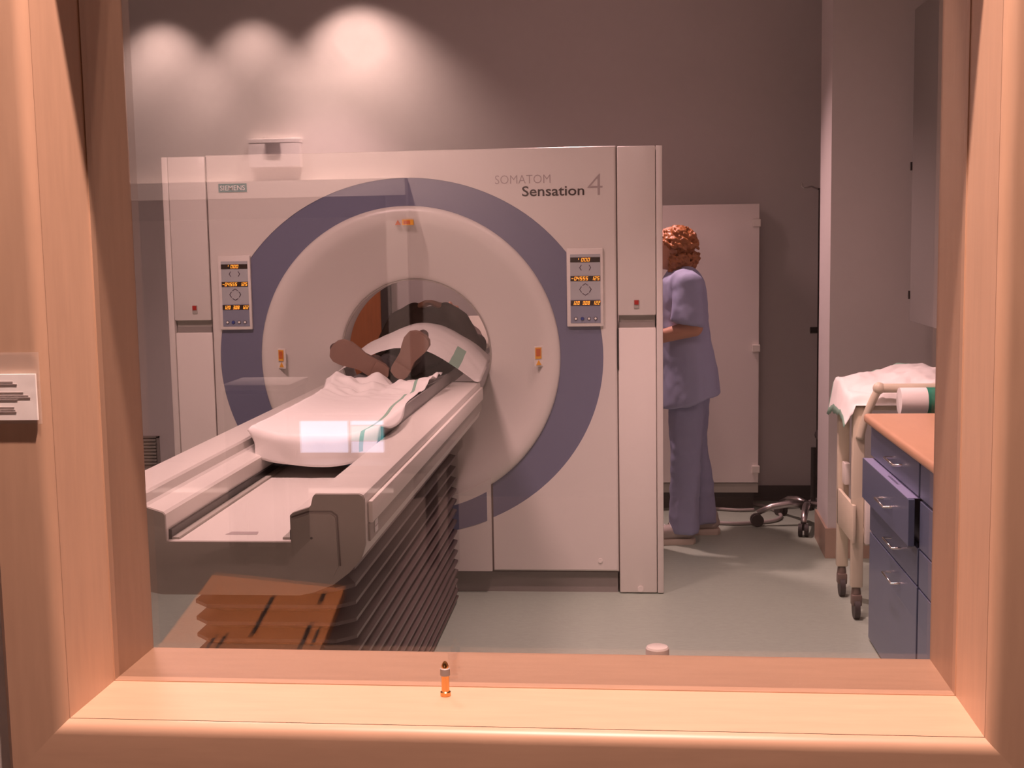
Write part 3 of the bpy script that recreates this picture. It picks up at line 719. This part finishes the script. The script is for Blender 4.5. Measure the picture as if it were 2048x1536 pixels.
c.fuse('sweater', 'sweater', pp, .011, 4, lambda p: .004*noise.noise(p*16))
c = MB()
for s in (-1, 1): c.chain([(PX+s*.055, 5.10, 1.030), (PX+s*.072, 5.52, 1.042), (PX+s*.080, 5.95, 1.06)], [.042, .052, .07])
c.lofty([(5.80, PX, 1.055, .12, .06), (5.92, PX, 1.065, .15, .075), (6.02, PX, 1.07, .15, .075)])
c.fuse('trousers', 'trousers_dark', pp, .011, 4, lambda p: .004*noise.noise(p*20))
def shoe(heel, toe, roll_out):
    heel = Vector(heel); toe = Vector(toe); a = (toe-heel); L = a.length; a.normalize()
    n = Vector((0, -1, 0)); n = (n-a*n.dot(a)).normalized(); s_ = a.cross(n).normalized()
    # footprint outline: (along, half widths left/right)
    O = [(0, .006, .006), (.03, .026, .026), (.12, .033, .033), (.28, .033, .030), (.45, .034, .026), (.6, .043, .033), (.75, .049, .040), (.88, .045, .040), (.96, .030, .030), (1.0, .008, .010)]
    ol = [(t*L, wl_*roll_out if roll_out > 0 else -wr_) for t, wl_, wr_ in O]
    O = [(t, a_*1.18, b_*1.18) for t, a_, b_ in O]
    left = [(t*L, (wl_ if roll_out > 0 else wr_)) for t, wl_, wr_ in O]; right = [(t*L, -(wr_ if roll_out > 0 else wl_)) for t, wl_, wr_ in O]
    loop = left+list(reversed(right))
    sh_ = None
    sole = MB().rings([[heel+a*t+s_*q*.97+n*(.012) for t, q in loop], [heel+a*t+s_*q+n*.009 for t, q in loop], [heel+a*t+s_*q-n*.009 for t, q in loop], [heel+a*t+s_*q*.97-n*.012 for t, q in loop]])
    so = sole.build('shoe_sole', 'shoe_sole', pp, auto=50)
    hb = MB(); hp_ = [(t*L*1.0, q) for t, q in [(0, .007), (.05, .033), (.15, .039), (.27, .039)]]
    hl = [(t, q*.97) for t, q in hp_]+[(t, -q*.97) for t, q in reversed(hp_)]
    hb.rings([[heel+a*t+s_*q+n*.022 for t, q in hl], [heel+a*t+s_*q+n*.0118 for t, q in hl]]).build('heel', 'shoe_sole', so, auto=50)
    u = MB(); k = -n
    u.chain([heel+a*.04+k*.03, heel+a*.10+k*.05, heel+a*L*.75+k*.032, heel+a*L*.93+k*.022], [.032, .036, .034, .024], 12)
    u.chain([heel+a*.05+k*.04, heel+a*.055+k*.11], [.036, .04], 12)
    u.fuse('shoe_upper', 'shoe_leather', pp, .007, 3)
shoe((-.958, 5.02, 1.003), (-1.172, 4.965, 1.125), 1)
shoe((-.918, 5.02, 1.003), (-.798, 4.955, 1.175), -1)
# ---- sheet over the legs
def cover_fn(u, v):
    y = 5.20+v*.62
    x = -1.215+u*.60
    t = (x-PX)/.30
    pk = 1.110+.056*min(1, v*1.5)
    zl = pk-.160*abs(t)**1.75 if t > 0 else pk-.125*abs(t)**1.45
    if v < .2: zl -= .012*hump(x, PX+.01, .04)*(1-v/.2)
    zl += .007*noise.noise((x*8, y*6, 1.3))+.003*noise.noise((x*22, y*16, 3.))
    yy = y+.06*abs(t)**2*(1-v)+.01*noise.noise((x*9, 0, 4))
    return (x, yy, max(zl, .948))
cv = MB().grid(cover_fn, 64, 72, lambda u, v: 1 if .80 < u < .865 and v < .5 else 0).build('covering_sheet', ['paper', 'paper_green'], smooth=True, solid=.002)
tag(cv, 'white paper cover with a green band spread over the lying person\'s legs', 'cover sheet')
cu = MB().obox((-.768, 6.58, 1.066), (.060, 0, 0), (0, .062, .072), (0, -.019, .016), .012).build('foam_pad', 'foam', auto=40)
tag(cu, 'white foam pad standing on the couch beside the lying person inside the bore', 'foam pad')

# ================================================================== NURSE
nu = thing('person', (.30, 6.43, 0), 'standing person with curly red hair in a blue tunic and blue trousers', 'person')
NY = 6.43
b = MB()
b.loftz([(.80, .33, NY, .10, .15), (.95, .315, NY, .095, .14), (1.1, .295, NY, .09, .145), (1.25, .285, NY, .09, .165), (1.34, .285, NY, .07, .13), (1.38, .28, NY, .05, .07)])
b.capsule((.275, NY, 1.36), .052, (.255, NY, 1.44), .050)
b.ell((.235, NY, 1.49), .092, .074, .105); b.ell((.205, NY, 1.425), .055, .05, .045)
b.ell((.143, NY, 1.475), .02, .014, .018); b.ell((.155, NY, 1.435), .012, .026, .01); b.ell((.165, NY-.03, 1.50), .01, .014, .008); b.ell((.165, NY+.03, 1.50), .01, .014, .008)
for s in (-1, 1):
    b.ell((.245, NY+s*.076, 1.48), .02, .01, .03)
    b.chain([(.30, NY+s*.165, 1.31), (.335, NY+s*.215, 1.10), (.13, NY+s*.17, 1.045), (.06, NY+s*.15, 1.05)], [.055, .043, .032, .026])
    # hand with five fingers reaching forward
    hx, hy, hz = .02, NY+s*.145, 1.05
    b.ell((hx, hy, hz), .048, .038, .015)
    for i in range(4):
        y = hy-.028+i*.019; L = (.062, .075, .07, .055)[i]
        b.chain([(hx-.035, y, hz), (hx-.035-L*.55, y, hz-.006), (hx-.035-L, y, hz-.025)], [.0095, .0088, .0075], 8)
    b.chain([(hx+.01, hy-s*.03, hz), (hx-.03, hy-s*.055, hz-.008), (hx-.055, hy-s*.056, hz-.018)], [.012, .010, .008], 8)
b.chain([(.32, NY-.08, .82), (.295, NY-.09, .47), (.30, NY-.10, .09)], [.09, .06, .04])
b.chain([(.33, NY+.08, .82), (.335, NY+.09, .47), (.40, NY+.11, .10)], [.09, .06, .04])
b.fuse('body', 'skin', nu, .0085, 3)
# hair: many curls fused into one mass
h = MB()
h.ell((.262, NY, 1.505), .092, .087, .088)
rr = random.Random(3)
for i in range(1000):
    th = rr.uniform(-PI, PI); ph = rr.uniform(-.95, 1.5)
    dx, dy, dz = math.cos(ph)*math.cos(th), math.cos(ph)*math.sin(th), math.sin(ph)
    if dx < -.38 and dz < .22: continue
    k_ = rr.uniform(.92, 1.10); cx, cy, cz = .262+dx*.095*k_, NY+dy*.096*k_, 1.490+dz*.094*k_-(.03 if dz < 0 else 0)
    r_ = rr.uniform(.008, .014); tw = rr.uniform(0, 6.28)
    pts = [(cx+.012*math.cos(tw+k*1.3)*(1-.1*k), cy+.012*math.sin(tw+k*1.3), cz-.008*k+.008) for k in range(4)]
    h.tube(pts, [r_*.55, r_*.7, r_*.7, r_*.45], 7)
h.fuse('hair', 'hair_red', nu, .0040, 1)
c = MB()
c.loftz([(.715, .325, NY, .150, .205), (.76, .326, NY, .149, .205), (.88, .328, NY, .140, .195), (1.0, .308, NY, .128, .18), (1.12, .295, NY, .122, .18), (1.24, .288, NY, .118, .19), (1.32, .29, NY, .108, .185), (1.375, .288, NY, .075, .12), (1.395, .285, NY, .056, .075)], 32)
for s in (-1, 1):
    c.chain([(.295, NY+s*.14, 1.322), (.308, NY+s*.172, 1.30)], [.070, .076])
    c.tube([(.306, NY+s*.175, 1.30), (.304, NY+s*.20, 1.22), (.298, NY+s*.215, 1.15), (.292, NY+s*.22, 1.118)], [.066, .074, .081, .086], 20)
tun = c.fuse('tunic', 'scrub', nu, .010, 4, lambda p: .011*noise.noise(Vector((p.x*13, p.y*13, p.z*5)))+.003*noise.noise(p*24))
# tilt the hem: lower in front than behind
for v in tun.data.vertices:
    if v.co.z < .80: v.co.z += (v.co.x-.02)*.26*min(1, (.80-v.co.z)/.08)
c = MB()
c.chain([(.318, NY-.075, .78), (.295, NY-.09, .47), (.293, NY-.10, .16)], [.098, .078, .072])
c.chain([(.335, NY+.075, .78), (.34, NY+.09, .47), (.395, NY+.11, .16)], [.098, .078, .066])
c.loftz([(.055, .293, NY-.10, .080, .07), (.2, .293, NY-.10, .074, .068)], 20); c.loftz([(.06, .398, NY+.11, .074, .066), (.2, .39, NY+.11, .068, .064)], 20)
c.fuse('trousers', 'scrub_trousers', nu, .011, 4, lambda p: .013*noise.noise(Vector((p.x*14, p.y*14, p.z*4)))+.005*noise.noise(p*25))
def trainer(x, y, yaw):
    rot = Matrix.Rotation(yaw, 3, 'Z'); o = Vector((x, y, 0))
    O = [(.11, .02), (.095, .036), (.05, .038), (-.02, .038), (-.09, .047), (-.14, .042), (-.165, .02)]
    loop = [(a_, q) for a_, q in O]+[(a_, -q) for a_, q in reversed(O)]
    T = lambda a_, q, z: o+rot @ Vector((a_, q, z))
    so = MB().rings([[T(a_*k, q*k, z) for a_, q in loop] for k, z in ((.97, .0), (1, .006), (1, .026), (.97, .03))]).build('trainer_sole', 'trainer_sole', nu, auto=40)
    u = MB()
    u.chain([T(.075, 0, .06), T(.02, 0, .065), T(-.08, 0, .052), T(-.135, 0, .045)], [.036, .040, .040, .028], 12)
    u.chain([T(.07, 0, .06), T(.06, 0, .10)], [.038, .042], 12)
    up_ = u.fuse('trainer_upper', 'trainer', nu, .007, 3)
    l = MB()
    for k in range(4):
        xx = -.015-.026*k; l.chain([T(xx, -.026, .088-.007*k), T(xx-.004, 0, .108-.009*k), T(xx, .026, .088-.007*k)], [.0035]*3, 6)
    l.build('laces', 'sock', up_, smooth=True)
trainer(.235, NY-.105, .12); trainer(.375, NY+.115, .05)

# ================================================================== BACK OF THE ROOM
cb = thing('tall_cabinet', (.32, 7.25, 0), 'tall plain cream cabinet with side hinges against the back wall', 'cabinet')
MB().box(-.20, .735, 7.12, YB-.002, .115, 1.716).build('body', 'cabinet_white', cb)
MB().box(-.195, .738, 7.095, 7.118, .165, 1.718, .002).build('door', 'cabinet_white', cb)
MB().box(-.195, .738, 7.098, 7.118, .107, .160, .002).build('lower_rail', 'groove', cb)
MB().box(-.19, .72, 7.19, YB-.002, 0, .114).build('plinth', 'dark_skirting', cb)
for z in (1.615, .925, .245):
    MB().box(.700, .744, 7.075, 7.094, z-.022, z+.018, .003).build('hinge', 'cream_light', cb)
v = thing('wall_vent', (-2.90, YB, .2), 'louvred air vent low on the back wall left of the scanner', 'vent')
MB().box(-3.05, -2.84, YB-.006, YB, .215, .385).build('backing', 'vent_dark', v)
for i in range(8): MB().obox((-2.945, YB-.012, .228+i*.0205), (.095, 0, 0), (0, .007, .003), (0, -.0015, .0045)).build('slat', 'groove', v)
MB().box(-3.06, -3.045, YB-.016, YB, .205, .395).box(-2.845, -2.83, YB-.016, YB, .205, .395).box(-3.06, -2.83, YB-.016, YB, .385, .397).box(-3.06, -2.83, YB-.016, YB, .203, .215).build('frame', 'plinth_grey', v)

# office chair half hidden by the partition
cx, cy = .962, 6.757
oc = thing('office_chair', (cx, cy, 0), 'black office chair with a shiny five-star castor base behind the wall end', 'chair')
bs = MB().cyl((cx, cy, .085), (cx, cy, .125), .038, .032).build('hub', 'black', oc, auto=40)
for k in range(5):
    a = math.radians(186+72*k); d = Vector((math.cos(a), math.sin(a), 0)); c0 = Vector((cx, cy, 0))
    P = [c0+d*.025+Vector((0, 0, .112)), c0+d*.10+Vector((0, 0, .118)), c0+d*.19+Vector((0, 0, .104)), c0+d*.268+Vector((0, 0, .072))]
    leg = MB().tube(P, [.021, .020, .018, .015], 10).build('leg', 'alu', oc, smooth=True)
    q = c0+d*.270; s_ = Vector((-d.y, d.x, 0))
    cst = MB().cyl(q+s_*.025+Vector((0, 0, .033)), q+s_*.006+Vector((0, 0, .033)), .033, n=16).cyl(q-s_*.025+Vector((0, 0, .033)), q-s_*.006+Vector((0, 0, .033)), .033, n=16)
    cst.cyl(q+Vector((0, 0, .03)), q+Vector((0, 0, .068)), .006, n=8).build('castor', 'rubber', leg, auto=40)
MB().cyl((cx+.03, cy, .12), (cx+.03, cy, .42), .014).build('gas_column', 'black', oc, auto=40)
MB().box(cx+.06, cx+.46, cy-.21, cy+.21, .43, .49, .03, 3).build('seat', 'upholstery', oc, auto=60)
MB().box(cx+.40, cx+.45, cy-.19, cy+.19, .60, 1.02, .022, 3).build('backrest', 'upholstery', oc, auto=60)
MB().box(cx+.43, cx+.455, cy-.03, cy+.03, .46, .70).build('back_support', 'black', oc)
# cable loops on the floor
pts = [atz(*p, .011) for p in ((1395, 1012), (1435, 1008), (1470, 1006), (1505, 1008), (1535, 1014), (1555, 1024), (1562, 1033), (1548, 1041), (1515, 1045), (1475, 1047), (1436, 1046), (1400, 1048))]
pts2 = [atz(*p, .011) for p in ((1400, 1014), (1436, 1017), (1475, 1020), (1508, 1019))]
def smooth_path(P, n=6):
    o = []
    for i in range(len(P)-1):
        p0, p1, p2, p3 = P[max(i-1, 0)], P[i], P[i+1], P[min(i+2, len(P)-1)]
        for k in range(n):
            t = k/n; o.append(.5*((2*p1)+(p2-p0)*t+(2*p0-5*p1+4*p2-p3)*t*t+(3*p1-p0-3*p2+p3)*t**3))
    return o+[P[-1]]
cbm = MB().tube(smooth_path(pts), .010, 8).tube(smooth_path(pts2), .0085, 8)
tag(cbm.build('floor_cable', 'cable_grey', smooth=True), 'grey cable lying in a loop on the floor behind the nurse', 'cable')
# drip stand behind the partition edge
ds = thing('drip_stand', (1.085, 7.22, 0), 'drip stand with chrome hooks almost hidden behind the wall end', 'drip stand')
dx_, dy_ = 1.085, 7.22
MB().cyl((dx_, dy_, .05), (dx_, dy_, 1.80), .011).build('pole', 'black', ds, auto=40)
hk = MB()
for s in (-1, 1):
    hk.tube([(dx_, dy_, 1.79), (dx_+s*.05, dy_, 1.81), (dx_+s*.088, dy_, 1.80), (dx_+s*.102, dy_, 1.81), (dx_+s*.102, dy_, 1.83)], .005, 8)
hk.build('hooks', 'chrome', ds, smooth=True)
MB().cyl((dx_-.05, dy_, 1.01), (dx_, dy_, 1.01), .018).build('clamp_knob', 'black', ds, auto=40)
for k in range(4):
    a = PI/4+PI/2*k
    MB().tube([(dx_, dy_, .06), (dx_+.15*math.cos(a), dy_+.15*math.sin(a), .02)], .012, 8).build('foot', 'rubber', ds, smooth=True)

# ================================================================== RIGHT SIDE: TROLLEY, COUNTER, CUPBOARD
tr_ = thing('trolley', (1.10, 5.24, 0), 'cream metal trolley on castors between the counter and the wall', 'trolley')
x0, x1, y0, y1 = .895, 1.36, 5.06, 5.40
for (x, y) in ((x0, y0+.01), (x0-.002, y1), (x1, y0+.01), (x1, y1)):
    MB().box(x-.0, x+.046, y-.02, y+.02, .13, .86, .004).build('post', 'trolley_cream', tr_, auto=40)
    c0 = Vector((x+.023, y, 0))
    f = MB().cyl(c0+Vector((0, 0, .135)), c0+Vector((0, 0, .10)), .016, .02, 12).box(c0.x-.02, c0.x+.02, c0.y-.028, c0.y+.014, .055, .10, .005).build('castor', 'caster_grey', tr_, auto=40)
    MB().cyl(c0+Vector((-.011, -.006, .042)), c0+Vector((.011, -.006, .042)), .042, n=20).build('wheel', 'rubber', f, auto=40)
MB().box(x0+.01, x1+.04, y0, y1, .845, .865, .004).build('top_shelf', 'trolley_cream', tr_, auto=40)
MB().box(x0+.01, x1+.04, y0, y1, .30, .32, .004).build('lower_shelf', 'trolley_cream', tr_, auto=40)
MB().box(x0-.002, x0+.012, y0-.03, y1, .315, .47, .004).build('end_panel', 'trolley_cream', tr_, auto=40)
MB().box(x0+.046, x0+.085, y0-.045, y0-.01, .315, .50, .004).build('side_tray', 'cream_light', tr_, auto=40)
hb = smooth_path([Vector(p) for p in ((x0+.025, y0-.012, .735), (x0+.045, y0-.02, .82), (x0+.075, y0-.03, .90), (x0+.092, y0-.035, .935))])
MB().tube(hb, .016, 12).build('handle_arm', 'trolley_cream', tr_, smooth=True)
MB().cyl((x0+.085, y0-.035, .938), (x0+.40, y0-.035, .938), .018).ell((x0+.092, y0-.035, .938), .024, .024, .024).build('handle_bar', 'trolley_cream', tr_, auto=40)
MB().box(x0+.012, x0+.035, y1-.10, y1-.03, .50, .59, .003).build('clip', 'cream_light', tr_, auto=40)
def tsheet(u, v):
    x = .835+u*.62; y = 5.02+v*.44
    z = .905+.035*math.sin(u*2.6+.2)+.030*hump(u, .62, .22)+.020*noise.noise((x*7, y*7, .3))+.014*noise.noise((x*17, y*15, 7))+.006*noise.noise((x*38, y*30, 2))+.03*hump(v, .7, .35)-.028*(1-v)
    if u < .08: z -= (.08-u)*1.35*(.5+v); x += (.08-u)*.25
    if v < .14: z -= (.14-v)*.38; y += (.14-v)*.12
    return (x, y, max(z, .868 if u > .09 else .78))
ts = MB().grid(tsheet, 56, 40, lambda u, v: 1 if v > .955 or (u < .02) else 0).build('paper_sheet', ['paper', 'paper_green'], smooth=True, solid=.002)
tag(ts, 'rumpled white paper sheet with a thin green edge heaped on the trolley top', 'paper sheet')
pr_ = thing('paper_roll', (1.17, y0-.075, .84), 'white paper roll with a dark green band beside the trolley handle', 'paper roll')
rx0, ry, rz = 1.050, y0-.107, .896
MB().cyl((rx0, ry, rz), (1.150, ry, rz), .052, n=28).build('roll', 'paper', pr_, auto=40)
MB().cyl((1.1505, ry, rz), (1.40, ry, rz), .0525, n=28).build('green_band', 'green_band', pr_, auto=40)

ctp = MB().box(.885, XR-.001, 2.6, 4.79, .838, .872, .012, 3)
tag(ctp.build('worktop', 'worktop', auto=40), 'light wooden worktop along the right wall over blue drawers', 'worktop')
def unit(name, ya, yb, label, pulled):
    o = thing(name, (1.26, (ya+yb)/2, 0), label, 'cabinet', 'blue base cabinets')
    MB().box(.935, XR-.002, ya, yb, .0, .836).build('carcass', 'cabinet_blue', o)
    fr_ = [(.715, .828), (.555, .705), (.43, .548), (.012, .423)]
    for i, (a, b_) in enumerate(fr_):
        dx = .030 if (pulled and i == 1) else 0
        X0 = .913-dx
        f_ = MB().box(X0, X0+.020, ya+.004, yb-.004, a, b_, .0015).build('drawer' if i < 3 else 'door', ['cabinet_blue'], o)
        if dx:
            MB().box(X0+.0005, .95, ya+.02, yb-.02, b_-.0002, b_+.0015).build('drawer_edge_lit', 'cabinet_blue_lit', f_)  # paler strip puts the light on the drawer's top edge into colour
        hz = (a+b_)/2 if i < 3 else b_-.055; hy = (ya+yb)/2-.07
        hh = .075
        MB().tube([(X0+.002, hy-hh, hz), (X0-.028, hy-hh, hz), (X0-.028, hy+hh, hz), (X0+.002, hy+hh, hz)], .0042, 8).build('handle', 'chrome', f_, auto=50)
    return o
unit('drawer_unit', 4.00, 4.785, 'blue drawer unit with its second drawer pulled slightly out', True)
unit('drawer_unit', 2.62, 3.985, 'blue drawer unit under the near part of the wooden worktop', False)
wc = thing('wall_cupboard', (1.42, 4.9, 1.15), 'grey wall cupboard with small black hinges hung over the worktop', 'cupboard')
MB().box(1.272, XR-.002, 3.6, 5.72, 1.15, 2.5).build('body', 'cupboard_grey', wc)
for i, (a, b_) in enumerate(((4.68, 5.715), (3.605, 4.67))):
    dr = MB().box(1.25, 1.270, a, b_, 1.155, 2.495, .002).build('door', 'cupboard_grey', wc)
    ky = a+.10 if i == 0 else b_-.10
    MB().cyl((1.25, ky+.08, 1.86), (1.225, ky+.08, 1.86), .012, .016, 14).build('knob', 'cream_light', dr, auto=40)
for z in (1.27, 1.83): MB().box(1.244, 1.262, 5.712, 5.728, z-.018, z+.018).build('hinge', 'black', wc)

# ================================================================== CEILING LIGHTS OF THE SCANNER ROOM
for i, (x, y, s, wt) in enumerate(EXAM_LIGHTS):
    o = thing('ceiling_light', (x, y, CEIL), ['square ceiling light over the foot of the couch', 'square ceiling light between couch and trolley'][i], 'ceiling light', 'scanner room ceiling lights')
    hsz = s/2
    MB().box(x-hsz-.03, x+hsz+.03, y-hsz-.03, y+hsz+.03, CEIL-.03, CEIL-.001).build('frame', 'alu', o)
    MB().box(x-hsz, x+hsz, y-hsz, y+hsz, CEIL-.034, CEIL-.0305).build('diffuser', 'lamp_glow', o)
    light('AREA', 'tube', (x, y, CEIL-.04), o, wt, WARM, None, s)
for i, (x, y, z, aim, wt, cone, bl) in enumerate(EXAM_SPOTS):
    s = thing('downlight', (x, y, CEIL), ['recessed downlight in the ceiling behind the scanner', 'added unseen downlight that brightens the wooden door', 'added unseen downlight that brightens the open floor beside the scanner'][i], 'downlight', 'scanner room downlights')
    MB().rings([[(x+r*math.cos(2*PI*k/24), y+r*math.sin(2*PI*k/24), CEIL+h) for k in range(24)] for r, h in ((.095, -.001), (.095, -.012), (.07, -.012), (.07, -.001))], caps=False).build('trim_ring', 'alu', s, auto=35)
    light('SPOT', 'bulb', (x, y, z), s, wt, WARM, aim, 0.06, cone, bl)
